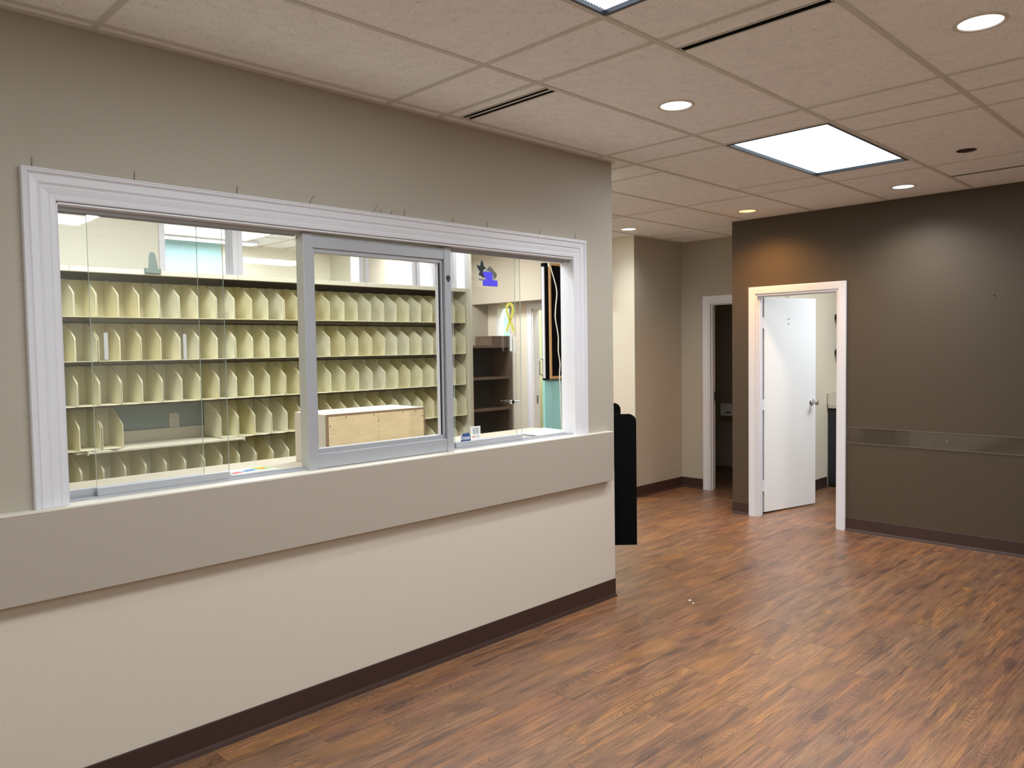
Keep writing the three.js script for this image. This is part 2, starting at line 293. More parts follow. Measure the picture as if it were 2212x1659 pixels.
// cove bases
function cove(name, x0, x1, z0, z1, along, side, label) {   // side: +1/-1 towards the room
  const t = tag(new THREE.Group(), label, 'baseboard', S); t.name = name; scene.add(t);
  const prof = [[0, 0], [0.011, 0.001], [0.008, 0.008], [0.0045, 0.016], [0.0035, 0.104], [0.002, 0.107], [0, 0.107]];
  const mk = (p, mat, nm) => {
    const s = new THREE.Shape(p.map(q => new THREE.Vector2(...q))), L = along === 'x' ? x1 - x0 : z1 - z0, g = new THREE.ExtrudeGeometry(s, { depth: L, bevelEnabled: false });
    if (along === 'x') { g.rotateY(-Math.PI / 2); if (side < 0) { g.rotateY(Math.PI); g.translate(x0, 0, z0); } else { g.translate(x1, 0, z0); } }
    else { if (side < 0) { g.rotateY(Math.PI); g.translate(x0, 0, z1); } else g.translate(x0, 0, z0); }
    mesh(nm, g, mat, t);
  };
  mk(prof.map(q => [q[0], q[1] + 0.006]), M.vinyl, 'cove_strip'); mk([[0, 0], [0.016, 0], [0.0125, 0.011], [0, 0.011]], M.vinyl, 'toe_bead');
}
cove('baseboard_reception', -6.2, 0.0, 0.0, 0.0, 'x', 1, 'dark brown vinyl base along the reception wall');
cove('baseboard_accent_right', 2.702, 2.702, 0.37, 5.0, 'z', -1, 'dark brown vinyl base right of the white door');
cove('baseboard_accent_left', 2.702, 2.702, -0.69, -0.52, 'z', -1, 'short dark brown vinyl base left of the white door');
cove('baseboard_corridor_side', 2.72, 3.588, -1.82, -1.82, 'x', 1, 'dark brown vinyl base along the corridor side wall');
cove('baseboard_corridor_end', 3.588, 3.588, -1.82, -1.545, 'z', -1, 'dark brown vinyl base beside the dark doorway');
cove('baseboard_side_room', 2.8, 4.6, -0.60, -0.60, 'x', 1, 'dark brown vinyl base inside the side room');

// ---------------------------------------------------------------- reception window
function mitred(prof, stations) {                 // sweeps a profile through mitred stations
  const pos = [], n = prof.length;
  for (let s = 0; s + 1 < stations.length; s++) for (let i = 0; i + 1 < n; i++) {
    const a = stations[s](...prof[i]), b = stations[s](...prof[i + 1]), c = stations[s + 1](...prof[i + 1]), d = stations[s + 1](...prof[i]);
    pos.push(...a, ...d, ...b, ...b, ...d, ...c);
  }
  const g = new THREE.BufferGeometry(); g.setAttribute('position', new THREE.Float32BufferAttribute(pos, 3)); g.computeVertexNormals(); return metreUV(toCreasedNormals(g, 0.35));
}
{
  const cas = tag(new THREE.Group(), 'white moulded casing around the reception window', 'window trim', S); cas.name = 'trim_2'; scene.add(cas);
  // inner edge u=0 to outer edge u=0.104; v is how far it stands off the wall
  const P = [[0, 0], [0, 0.009], [0.004, 0.0115], [0.018, 0.0125], [0.022, 0.0095], [0.027, 0.011], [0.045, 0.013], [0.05, 0.0105], [0.054, 0.0125], [0.058, 0.0165], [0.080, 0.0185], [0.083, 0.016], [0.086, 0.020], [0.091, 0.025], [0.096, 0.0235], [0.099, 0.026], [0.103, 0.025], [0.104, 0.021], [0.104, 0]];
  const xl = WIN.x0, xr = -0.384, yt = 2.124, yb = 1.0666;
  const L0 = (u, v) => [xl - u, yb, v], L1 = (u, v) => [xl - u, yt + u, v], R1 = (u, v) => [xr + u, yt + u, v], R0 = (u, v) => [xr + u, yb, v];
  mesh('casing_side', mitred(P, [L0, L1]), M.white, cas); mesh('casing_head', mitred(P, [L1, R1]), M.white, cas); mesh('casing_side', mitred(P, [R1, R0]), M.white, cas);

  const w = tag(new THREE.Group(), 'reception window with sliding glass panes and a grey aluminium centre frame', 'window', S); w.name = 'window_1'; scene.add(w);
  mesh('jamb_lining', box(WIN.x1, WIN.x1 + 0.006, 1.066, 2.121, -0.119, 0.003).translate(-0.0065, 0, 0), M.white, w);
  mesh('jamb_lining', box(WIN.x0, WIN.x0 + 0.006, 1.066, 2.121, -0.14, 0.004), M.white, w);
  mesh('head_lining', box(WIN.x0, WIN.x1, 2.117, 2.123, -0.14, 0.004).translate(0, -0.002, 0), M.white, w);
  mesh('top_track', [box(WIN.x0 + 0.006, -2.147, 2.1, 2.115, -0.096, -0.092), box(WIN.x0 + 0.006, -2.147, 2.1, 2.115, -0.05, -0.046), box(-1.3, WIN.x1 - 0.006, 2.1, 2.115, -0.096, -0.092), box(-1.3, WIN.x1 - 0.006, 2.1, 2.115, -0.05, -0.046)], M.alu, w);
  for (const [a, b] of [[WIN.x0 + 0.006, -2.147], [-1.3, WIN.x1 - 0.006]])
    mesh('bottom_track', [box(a, b, 1.066, 1.068, -0.098, -0.04), box(a, b, 1.068, 1.076, -0.098, -0.095), box(a, b, 1.068, 1.074, -0.07, -0.068), box(a, b, 1.068, 1.074, -0.043, -0.04)], M.alu, w);
  function pane(x0, x1, z, railH = 0.034) {
    const p = mesh('glass_pane', box(x0, x1, 1.07 + railH * 0.6, 2.108, z - 0.002, z + 0.002), M.glass, w);
    mesh('glass_edge', box(x0 - 0.0012, x0, 1.07 + railH * 0.6, 2.108, z - 0.002, z + 0.002), M.glassEdge, p);
    mesh('glass_edge', box(x1, x1 + 0.0012, 1.07 + railH * 0.6, 2.108, z - 0.002, z + 0.002), M.glassEdge, p);
    mesh('bottom_rail', rbox(x0, x1, 1.069, 1.069 + railH, z - 0.009, z + 0.009, 0.0015, 1), M.alu, p);
    return p;
  }
  const A = pane(WIN.x0 + 0.008, -2.59, -0.084), B = pane(-2.998, -2.497, -0.057), C = pane(-1.27, -0.774, -0.057), D = pane(-1.29, -0.787, -0.084);
  mesh('finger_pull', rbox(-2.957, -2.943, 1.572, 1.672, -0.054, -0.049, 0.002), M.frost, B); mesh('finger_pull', rbox(-2.658, -2.645, 1.568, 1.668, -0.081, -0.076, 0.002), M.frost, A);
  mesh('finger_pull', rbox(-0.862, -0.848, 1.575, 1.675, -0.054, -0.049, 0.002), M.frost, C); mesh('finger_pull', rbox(-0.803, -0.792, 1.565, 1.655, -0.081, -0.076, 0.002), M.frost, D);
  mesh('cam_lock', [cyl(0.011, 0.011, 0.016, -0.858, 1.292, -0.046, 'z'), cyl(0.006, 0.006, 0.06, -0.83, 1.292, -0.049, 'x')], M.chrome, C);
  // fixed centre frame, a grey sash set inside white depth
  const fr = mesh('centre_frame', [rbox(-2.144, -2.098, 1.066, 2.112, -0.09, -0.028, 0.002, 1), rbox(-1.345, -1.302, 1.066, 2.112, -0.09, -0.028, 0.002, 1)], M.alu, w);
  mesh('frame_rail', rbox(-2.098, -1.345, 2.049, 2.106, -0.088, -0.032, 0.002, 1), M.alu, fr); mesh('frame_rail', rbox(-2.098, -1.345, 1.068, 1.132, -0.088, -0.032, 0.002, 1), M.alu, fr);
  mesh('frame_side', box(-2.1455, -2.144, 1.068, 2.108, -0.09, -0.03), M.aluSide, fr);
  const sash = mesh('inner_sash', [box(-2.098, -2.086, 1.132, 2.049, -0.086, -0.04), box(-2.086, -1.36, 2.031, 2.049, -0.086, -0.042), box(-2.086, -1.36, 1.132, 1.154, -0.086, -0.042), box(-1.362, -1.354, 1.132, 2.049, -0.086, -0.042)], M.alu, w);
  mesh('sash_edge', [box(-1.377, -1.372, 1.15, 2.033, -0.068, -0.05), box(-1.359, -1.3565, 1.15, 2.033, -0.06, -0.04)], M.white, sash); mesh('gasket', box(-1.372, -1.361, 1.15, 2.033, -0.066, -0.052), M.gasket, sash);
}

// ---------------------------------------------------------------- doors
{ // white door on the brown wall, swung into the side room
  const d = tag(new THREE.Group(), 'white slab door standing ajar in the brown wall with round chrome knob', 'door', S); d.name = 'door_1'; scene.add(d);
  const q = 0.066, z0 = -0.452, z1 = 0.306, yt = 2.05, xf = 2.702;
  const P = [[0, 0], [0, 0.010], [0.006, 0.013], [0.045, 0.016], [0.06, 0.016], [0.066, 0.012], [0.066, 0]];
  const f = v => xf - v, A0 = (u, v) => [f(v), 0, z0 - u], A1 = (u, v) => [f(v), yt + u, z0 - u], B1 = (u, v) => [f(v), yt + u, z1 + u], B0 = (u, v) => [f(v), 0, z1 + u];
  mesh('casing_side', mitred(P, [A0, A1]), M.white, d); mesh('casing_head', mitred(P, [A1, B1]), M.white, d); mesh('casing_side', mitred(P, [B1, B0]), M.white, d);
  mesh('jamb', [box(2.70, 2.80, 0, 2.05, z0, z0 + 0.016), box(2.70, 2.80, 0, 2.05, z1 - 0.016, z1), box(2.70, 2.80, 2.034, 2.05, z0 + 0.016, z1 - 0.016)], M.white, d);
  mesh('door_stop', [box(2.725, 2.757, 0, 2.034, z0 + 0.016, z0 + 0.027), box(2.725, 2.757, 0, 2.034, z1 - 0.027, z1 - 0.016), box(2.725, 2.757, 2.022, 2.034, z0 + 0.027, z1 - 0.027)], M.white, d);
  const leaf = new THREE.Group(); leaf.name = 'door_leaf'; leaf.position.set(2.846, 0, -0.452); leaf.rotation.y = -Math.atan2(0.175, 0.735); d.add(leaf);
  mesh('leaf_slab', rbox(0.012, 0.752, 0.014, 2.03, -0.037, 0.0, 0.0025, 1), M.doorWhite, leaf);
  const prof = [[0.0, 0], [0.031, 0], [0.031, 0.006], [0.014, 0.012], [0.011, 0.036], [0.02, 0.043], [0.027, 0.055], [0.026, 0.064], [0.018, 0.068], [0, 0.0685]].map(p => new THREE.Vector2(...p));
  const k = new THREE.LatheGeometry(prof, 28); k.rotateX(Math.PI / 2); k.translate(0.692, 1.02, 0); mesh('door_knob', k, M.chrome, leaf);
  const k2 = new THREE.LatheGeometry(prof, 28); k2.rotateX(-Math.PI / 2); k2.translate(0.692, 1.02, -0.037); mesh('door_knob', k2, M.chrome, leaf);
  mesh('coat_hook', [cyl(0.004, 0.004, 0.012, 0.35, 1.83, 0.006, 'z', 10), cyl(0.003, 0.003, 0.014, 0.352, 1.785, 0.004, 'y', 8)], M.steelGrey, leaf);
  for (const y of [0.27, 1.03, 1.79]) mesh('hinge', [cyl(0.0065, 0.0065, 0.1, 2.822, y, -0.438, 'y', 12), box(2.8, 2.822, y - 0.05, y + 0.05, -0.4385, -0.4355), box(2.822, 2.846, y - 0.05, y + 0.05, -0.449, -0.446)], M.white, d);
}
{ // dark doorway at the corridor end
  const d = tag(new THREE.Group(), 'white cased doorway into the unlit washroom', 'doorway', S); d.name = 'door_2'; scene.add(d);
  const z0 = -1.47, z1 = -0.76, yt = 2.055, xf = 3.588, P = [[0, 0], [0, 0.010], [0.006, 0.013], [0.05, 0.016], [0.066, 0.016], [0.072, 0.012], [0.072, 0]];
  const f = v => xf - v, A0 = (u, v) => [f(v), 0, z0 - u], A1 = (u, v) => [f(v), yt + u, z0 - u], B1 = (u, v) => [f(v), yt + u, Math.min(z1 + u, -0.695)], B0 = (u, v) => [f(v), 0, Math.min(z1 + u, -0.695)];
  mesh('casing_side', mitred(P, [A0, A1]), M.white, d); mesh('casing_head', mitred(P, [A1, B1]), M.white, d); mesh('casing_side', mitred(P, [B1, B0]), M.white, d);
  mesh('jamb', [box(3.586, 3.69, 0, 2.055, z0, z0 + 0.016), box(3.586, 3.69, 2.039, 2.055, z0 + 0.016, z1 - 0.016), box(3.586, 3.69, 0, 2.055, z1 - 0.016, z1)], M.white, d);
  mesh('door_stop', [box(3.615, 3.65, 0, 2.039, z0 + 0.016, z0 + 0.028), box(3.615, 3.65, 2.027, 2.039, z0 + 0.028, z1 - 0.016)], M.white, d);
  mesh('strike_plate', box(3.66, 3.686, 0.98, 1.08, z0 + 0.016, z0 + 0.019), M.black, d);
}
{ // far doorway on the office side wall
  const d = tag(new THREE.Group(), 'white cased far doorway seen through the right end of the reception window', 'doorway', S); d.name = 'door_3'; scene.add(d);
  const z0 = -3.30, z1 = -2.45, yt = 2.05, xf = 2.716, P = [[0, 0], [0, 0.010], [0.01, 0.014], [0.06, 0.018], [0.07, 0.013], [0.08, 0.012], [0.08, 0]];
  const f = v => xf - v, A0 = (u, v) => [f(v), 0, z0 - u], A1 = (u, v) => [f(v), yt + u, z0 - u], B1 = (u, v) => [f(v), yt + u, z1 + u], B0 = (u, v) => [f(v), 0, z1 + u];
  mesh('casing_side', mitred(P, [A0, A1]), M.white, d); mesh('casing_head', mitred(P, [A1, B1]), M.white, d); mesh('casing_side', mitred(P, [B1, B0]), M.white, d);
  mesh('jamb', [box(2.714, 2.818, 0, 2.05, z0, z0 + 0.016), box(2.714, 2.818, 2.034, 2.05, z0, z1), box(2.714, 2.818, 0, 2.05, z1 - 0.016, z1)], M.white, d);
  mesh('strike_plate', box(2.76, 2.79, 0.93, 1.03, z0 + 0.016, z0 + 0.019), M.steelGrey, d);
}
{ // small interior window near the bookcase, with its white frame
  const d = tag(new THREE.Group(), 'small bright interior window above the dark bookcase', 'window', S); d.name = 'window_2'; scene.add(d);
  mesh('window_frame', [box(2.708, 2.82, 2.08, 2.11, -3.9, -3.66), box(2.708, 2.82, 1.5, 1.53, -3.9, -3.66), box(2.708, 2.82, 1.53, 2.08, -3.9, -3.885), box(2.708, 2.82, 1.53, 2.08, -3.675, -3.66)], M.white, d);
  mesh('glass_pane', box(2.76, 2.764, 1.53, 2.08, -3.885, -3.675), M.glass, d);
}
{ // high interior windows over the shelving
  const d = tag(new THREE.Group(), 'row of high white framed interior windows above the filing shelves', 'window', S); d.name = 'window_3'; scene.add(d);
  for (const [a, b] of CL) {
    mesh('window_frame', [box(a - 0.026, a + 0.012, 2.12, 2.66, -2.635, -2.506), box(b - 0.012, b + 0.026, b > 0.9 ? 2.0 : 2.12, 2.66, -2.635, -2.506), box(a + 0.012, b - 0.012, 2.12, 2.15, -2.635, -2.506), box(a + 0.012, b - 0.012, 2.6, 2.65, -2.635, -2.506)], M.white, d);
    mesh('glass_pane', box(a + 0.012, b - 0.012, 2.15, 2.6, -2.572, -2.568), M.glass, d);
  }
}

// ---------------------------------------------------------------- lights and fittings in the ceiling
function troffer([x0, x1, z0, z1, lum, col, label], ribbed) {
  const cx = (x0 + x1) / 2, cz = (z0 + z1) / 2, w = x1 - x0 - 0.026, d = z1 - z0 - 0.026;
  const t = thing('ceiling_light', label, 'ceiling light', [cx, H, cz]);
  const fr = 0.012;
  mesh('frame', [box(-w / 2, w / 2, -0.006, 0.08, -d / 2, -d / 2 + fr), box(-w / 2, w / 2, -0.006, 0.08, d / 2 - fr, d / 2), box(-w / 2, -w / 2 + fr, -0.006, 0.08, -d / 2 + fr, d / 2 - fr), box(w / 2 - fr, w / 2, -0.006, 0.08, -d / 2 + fr, d / 2 - fr)], M.lightFrame, t);
  mesh('housing', box(-w / 2, w / 2, 0.08, 0.1, -d / 2, d / 2), M.steelGrey, t);
  const em = new THREE.MeshStandardMaterial({ color: 0xe8e8e8, roughness: 0.5, emissive: col, emissiveIntensity: GLOW });
  const gs = [box(-w / 2 + fr, w / 2 - fr, 0.012, 0.018, -d / 2 + fr, d / 2 - fr)];
  if (ribbed) for (let i = 0; i < 80; i++) { const x = -w / 2 + fr + 0.006 + i * (w - 2 * fr - 0.012) / 79; gs.push(box(x - 0.0025, x + 0.0025, 0.008, 0.012, -d / 2 + fr, d / 2 - fr)); }
  mesh('light_diffuser', gs, em, t);
  const l = new THREE.RectAreaLight(col, lum, w - 0.05, d - 0.05); l.rotation.x = -Math.PI / 2; l.position.set(0, -0.01, 0); l.castShadow = true; t.add(l);
}
TROF.forEach((t, i) => troffer(t, i === 1));
function downlight(x, z, col, k, label) {
  const t = thing('recessed_downlight', label, 'ceiling light', [x, H, z]);
  const ring = new THREE.LatheGeometry([[DR - 0.012, 0.03], [DR - 0.012, 0.002], [DR - 0.008, -0.004], [DR, -0.005], [DR + 0.006, -0.001], [DR + 0.006, 0.003]].map(p => new THREE.Vector2(...p)), 40);
  mesh('trim_ring', ring, new THREE.MeshStandardMaterial({ color: 0xd9d2c8, roughness: 0.5, side: THREE.DoubleSide }), t);
  const em = new THREE.MeshStandardMaterial({ color: 0xeeeeee, roughness: 0.6, emissive: col, emissiveIntensity: GLOW * 1.1 });
  mesh('light_lens', cyl(DR - 0.0125, DR - 0.0125, 0.006, 0, 0.003, 0, 'y', 40), em, t);
  const l = new THREE.SpotLight(col, LUM.spot * k, 0, Math.PI * 0.41, 1, 2); l.position.set(0, -0.012, 0); l.shadow.radius = 5; l.castShadow = true; l.target.position.set(0, -1, 0); t.add(l); t.add(l.target);
}
const DL = new THREE.Color(0.95, 0.98, 1.0);
downlight(...DOWN[0], DL, 1, 'round downlight in the top right corner, the largest');
downlight(...DOWN[1], DL, 1, 'round downlight left of the square lit ceiling panel');
downlight(...DOWN[2], DL, 1, 'round white downlight close to the brown wall');
downlight(...DOWN[3], AMBER.clone().lerp(new THREE.Color(1, 1, 1), 0.06), 1.15, 'amber round downlight over the white door');
downlight(...DOWN[4], WARMWHITE, 0.4, 'farthest round downlight over the desk area');
SLOT.forEach(([x0, x1, z0, z1, x, n], i) => {
  const w = n > 1 ? 0.07 : 0.045, L = z1 - z0 - 0.03;
  const t = thing('slot_diffuser', ['black two-slot air diffuser near the reception wall', 'long black one-slot air diffuser at the top of the photo', 'thin one-slot air diffuser near the brown wall', 'one-slot air diffuser continuing beyond the right edge'][i], 'air vent', [x, H, (z0 + z1) / 2]);
  mesh('slot_box', [box(-w / 2, w / 2, 0.06, 0.065, -L / 2, L / 2), box(-w / 2, -w / 2 + 0.005, 0.0005, 0.06, -L / 2, L / 2), box(w / 2 - 0.005, w / 2, 0.0005, 0.06, -L / 2, L / 2), box(-w / 2, w / 2, 0.0005, 0.06, -L / 2, -L / 2 + 0.005), box(-w / 2, w / 2, 0.0005, 0.06, L / 2 - 0.005, L / 2)], M.black, t);
  const fl = [box(-w / 2 - 0.002, -w / 2 + 0.006, -0.0016, 0.0004, -L / 2, L / 2), box(w / 2 - 0.006, w / 2 + 0.002, -0.0016, 0.0004, -L / 2, L / 2), box(-w / 2, w / 2, -0.0016, 0.0004, -L / 2, -L / 2 + 0.006), box(-w / 2, w / 2, -0.0016, 0.0004, L / 2 - 0.006, L / 2)];
  mesh('slot_frame', fl, M.tee, t);
  if (n > 1) mesh('slot_bar', box(-0.006, 0.006, -0.001, 0.001, -L / 2 + 0.006, L / 2 - 0.006), M.tee, t);
});
{
  const t = thing('sprinkler_cup', 'small dark round sprinkler cup in a ceiling tile', 'sprinkler', [CUP[0], H, CUP[1]]);
  mesh('cup', new THREE.LatheGeometry([[0.002, 0.05], [0.046, 0.05], [0.05, 0.01], [0.05, 0.0], [0.054, -0.002], [0.056, 0.0005]].map(p => new THREE.Vector2(...p)), 32), new THREE.MeshStandardMaterial({ color: 0x4a3d34, roughness: 0.5, side: THREE.DoubleSide }), t);
  mesh('sprinkler_head', [cyl(0.008, 0.012, 0.03, 0, 0.034, 0, 'y', 14), cyl(0.017, 0.017, 0.003, 0, 0.014, 0, 'y', 18)], M.steelGrey, t);
}
// plain room lamps of the rooms that lie behind doorways
function roomLamp(x, z, w, d, lum, col, label) {
  const t = thing('ceiling_light', label, 'ceiling light', [x, H - 0.03, z]);
  mesh('lamp_body', rbox(-w / 2, w / 2, 0, 0.03, -d / 2, d / 2, 0.006), M.white, t);
  mesh('light_diffuser', box(-w / 2 + 0.02, w / 2 - 0.02, -0.01, 0, -d / 2 + 0.02, d / 2 - 0.02), new THREE.MeshStandardMaterial({ color: 0xeeeeee, emissive: col, emissiveIntensity: GLOW }), t);
  const l = new THREE.RectAreaLight(col, lum, w - 0.06, d - 0.06); l.rotation.x = -Math.PI / 2; l.position.set(0, -0.014, 0); l.castShadow = true; t.add(l);
}
roomLamp(3.8, 0.9, 1.2, 0.6, LUM.side, COOL, 'ceiling lamp of the side room behind the white door');
roomLamp(3.2, -3.2, 0.5, 0.9, LUM.exam, COOL, 'ceiling lamp of the room beyond the far doorway');
roomLamp(-0.8, -4.62, 1.5, 0.16, LUM.beyond, DAY, 'slim lit strip in the far room behind the high windows');

// ---------------------------------------------------------------- filing shelves and bins
const ZF = -2.2, SEC = 1.067, XS = 0.724, LEVELS = [1.824, 1.548, 1.272, 0.998, 0.722];
{
  const t = thing('filing_shelves', 'tall cream steel open filing shelves full of yellow bins', 'shelving', [0, 0, 0]);
  for (let k = 0; k < 4; k++) {
    const b = XS - k * SEC - (k ? 0.0008 : 0), a = XS - (k + 1) * SEC + 0.0008;
    const cp = mesh('canopy', rbox(a, b, 2.1, 2.133, ZF - 0.022, ZF, 0.003, 1), M.steel, t);
    mesh('canopy_deck', [box(a, b, 2.126, 2.131, -2.505, ZF - 0.022), box(a, b, 2.11, 2.126, -2.36, ZF - 0.022), box(a, b, 2.03, 2.126, -2.505, -2.502)], M.darkShadeSteel, cp);
    LEVELS.forEach((y, i) => {
      const open = i === 3 && k === 2;
      mesh('shelf', [box(a, b, y - 0.02, y - 0.001, -2.497, open ? ZF - 0.016 : ZF - 0.1), box(a, b, y - 0.001, y + (open ? 0.075 : 0.03), -2.503, -2.498)], open ? M.steel : M.darkShadeSteel, t);  // plates coloured darker for the shade under the bins; the open one stays pale
    });
    mesh('upright', box(b - 0.03, b, 0, 2.12, -2.515, -2.505), M.darkShadeSteel, t);
    if (k === 2) mesh('shade_sheet', box(a, b - 0.03, 0.1, 2.1, -2.5185, -2.5165), M.gapShade, t);  // added sheet: cool shade on the cream wall in the gap, as colour
    mesh('kick_plate', box(a, b, 0, 0.1, -2.5, ZF - 0.05), M.steel, t);
    for (const y of [0.448, 0.174]) mesh('shelf', box(a, b, y - 0.02, y - 0.001, -2.5, ZF - 0.1), M.darkShadeSteel, t);
  }
  mesh('end_panel', [rbox(XS + 0.002, XS + 0.03, 0, 2.133, -2.505, ZF + 0.002, 0.002, 1), rbox(XS - 0.004, XS + 0.03, 0, 2.133, ZF - 0.03, ZF + 0.004, 0.002, 1)], M.steel, t);
  mesh('end_post', rbox(XS + 0.034, XS + 0.056, 0, 2.12, -2.505, ZF - 0.02, 0.002, 1), M.steel, t);
  mesh('rolled_edge', [rbox(-2.415, -1.404, 0.974, 0.9945, ZF - 0.016, ZF + 0.01, 0.006, 2), rbox(-2.419, -2.412, 0.968, 0.9965, ZF - 0.03, ZF + 0.014, 0.003, 1), rbox(-1.408, -1.401, 0.968, 0.9965, ZF - 0.03, ZF + 0.014, 0.003, 1)], M.steel, t);
}
const BW = 0.1232, BT = 0.0028;
const sideG = (() => { // one side panel in z (depth), y
  const r = [[0, 0], [0, 0.135], [-0.003, 0.143], [-0.009, 0.15], [-0.150, 0.232], [-0.164, 0.2395], [-0.18, 0.243], [-0.275, 0.247], [-0.275, 0]];
  const g = panel(r.map(([z, y]) => [z, y]), BT); g.rotateY(-Math.PI / 2); return g;   // x of the shape runs along z
})();
const baseV = panel([[0, 0], [BW, 0], [BW, 0.27], [BW / 2 + 0.01, 0.295], [0, 0.272]], BT).rotateX(Math.PI / 2).translate(0, BT / 2, -0.275);
const baseS = panel([[0, 0], [BW, 0], [BW, 0.274], [0, 0.274]], BT).rotateX(Math.PI / 2).translate(0, BT / 2, -0.275);
const backG = box(BT, BW - BT, BT, 0.247, -0.275, -0.272);
const sideL = sideG.clone().translate(BT / 2, 0, 0), sideR = sideG.clone().translate(BW - BT / 2, 0, 0);
function makeBin(m, base) {
  const g = new THREE.Group(); g.name = 'file_bin';
  mesh('back_panel', backG, m, g); mesh('side_panel', sideL, m, g); mesh('side_panel', sideR, m, g); mesh('base_panel', base, m, g); return g;
}
const protos = M.bins.flatMap(m => [makeBin(m, baseV), makeBin(m, baseS)]);
const ORD = ['first', 'second', 'third', 'fourth', 'fifth', 'sixth', 'seventh', 'eighth', 'ninth', 'tenth', 'eleventh', 'twelfth', 'thirteenth', 'fourteenth', 'fifteenth', 'sixteenth', 'seventeenth', 'eighteenth', 'nineteenth', 'twentieth', 'twenty-first', 'twenty-second', 'twenty-third', 'twenty-fourth', 'twenty-fifth', 'twenty-sixth', 'twenty-seventh', 'twenty-eighth'];
const ROWN = ['top', 'second', 'third', 'fourth', 'lowest visible'], P0 = 0.12665;
LEVELS.forEach((y, row) => {
  let n = 0;
  for (let k = -1; k < 27; k++) {
    const xr = -2.461 + P0 * k + [0, -0.001, 0, 0.002, 0.006][row] + rr(-0.0012, 0.0012), xl = xr - BW - 0.0005;
    if (xr > XS - 0.008) break;
    if (row === 3 && xl > -2.25 && xr < -1.47) continue;
    const v = rnd(), tone = v < 0.5 ? 0 : v < 0.75 ? 1 : 2, g = protos[tone * 2 + (rnd() < 0.28 ? 1 : 0)].clone();
    g.name = numbered('file_bin'); g.position.set(xl, y, ZF + rr(-0.008, 0.004)); g.rotation.y = rr(-0.003, 0.003); scene.add(g);
    tag(g, `${['cream', 'pale cream', 'yellowed'][tone]} open file bin, ${ORD[n++]} from the left in the ${ROWN[row]} row`, 'file bin', { group: 'file bins on the filing shelves' });
  }
});
{
  const t = thing('shelf_bracket', 'grey-green metal tongue plate clipped over the top edge of the filing shelves', 'bracket', [-1.99, 2.112, ZF + 0.008]);
  mesh('tongue', panel([[-0.028, 0.03], [0.033, 0.03], [0.024, 0.09], [0.014, 0.13], [0.006, 0.136], [-0.008, 0.136], [-0.018, 0.128], [-0.024, 0.1]], 0.003), M.bracket, t);
  mesh('clip_base', rbox(-0.052, 0.05, 0, 0.032, -0.006, 0.006, 0.002, 1), M.bracket, t);
}
{
  const t = thing('wall_outlet', 'duplex power outlet on the wall in the gap of the fourth shelf', 'power outlet', [-1.765, 1.118, -2.516]);
  mesh('cover_plate', rbox(-0.035, 0.035, -0.057, 0.057, 0, 0.005, 0.003), M.outlet, t);
  for (const dy of [-0.0195, 0.0195]) { const r = mesh('receptacle', cyl(0.017, 0.017, 0.004, 0, dy, 0.006, 'z', 20), M.outlet, t); mesh('slots', [box(-0.0075, -0.0055, dy + 0.001, dy + 0.009, 0.0078, 0.0086), box(0.0055, 0.0075, dy + 0.002, dy + 0.009, 0.0078, 0.0086), cyl(0.0022, 0.0022, 0.0008, 0, dy - 0.007, 0.0082, 'z', 10)], M.black, r); }
  mesh('screw', cyl(0.003, 0.003, 0.002, 0, 0, 0.0055, 'z', 10), M.steelGrey, t);
}

// ---------------------------------------------------------------- counter behind the window and what lies on it
{
  const t = thing('service_counter', 'cream laminate counter just inside the reception window', 'counter', [0, 0, 0]);
  mesh('countertop', rbox(-4.2, -0.06, 1.01, 1.045, -0.66, -0.14, 0.006), M.counter, t);
  mesh('support_panel', [box(-4.18, -0.07, 0, 1.01, -0.16, -0.14), box(-3.6, -3.57, 0, 1.01, -0.62, -0.16), box(-2.2, -2.17, 0, 1.01, -0.62, -0.16), box(-0.4, -0.37, 0, 1.01, -0.62, -0.16)], M.cream, t);
}
{
  const t = thing('plywood_box', 'beige box with its pale plywood back facing the window on the counter', 'wooden box', [-1.96, 1.045, -0.477]);
  const w = 0.592, h = 0.246, d = 0.294;
  mesh('side_panel', rbox(0, 0.016, 0, h, 0, d - 0.006, 0.0015, 1), M.greigeLight, t); mesh('side_panel', rbox(w - 0.016, w, 0, h, 0, d - 0.006, 0.0015, 1), M.greigeLight, t);
  mesh('top_panel', rbox(0.016, w - 0.016, h - 0.016, h, 0, d - 0.006, 0.0015, 1), M.counter, t); mesh('bottom_panel', box(0.016, w - 0.016, 0, 0.016, 0, d - 0.006), M.greigeLight, t);
  mesh('ply_edge', [box(0, 0.012, 0, h, d - 0.006, d - 0.002), box(w - 0.010, w, 0, h, d - 0.006, d - 0.002), box(0.012, w - 0.01, h - 0.010, h, d - 0.006, d - 0.002)], M.plyEdge, t);
  mesh('back_panel', box(0.013, w / 2 - 0.0008, 0.002, h - 0.011, d - 0.006, d), M.birch, t); mesh('back_panel', box(w / 2 + 0.0008, w - 0.011, 0.002, h - 0.011, d - 0.006, d), M.birch, t);
  mesh('screw', [[0.02, 0.19], [0.02, 0.09], [0.11, h - 0.018], [0.27, h - 0.018], [0.3, h - 0.05], [0.45, h - 0.018], [0.53, h - 0.018], [0.575, 0.2], [0.575, 0.08]].map(([x, y]) => cyl(0.0028, 0.0028, 0.001, x, y, d + 0.0004, 'z', 10)), M.plenum, t);
}
function canvasTex(w, h, draw) { const c = document.createElement('canvas'); c.width = w; c.height = h; draw(c.getContext('2d'), w, h); const t = new THREE.CanvasTexture(c); t.colorSpace = THREE.SRGBColorSpace; return t; }
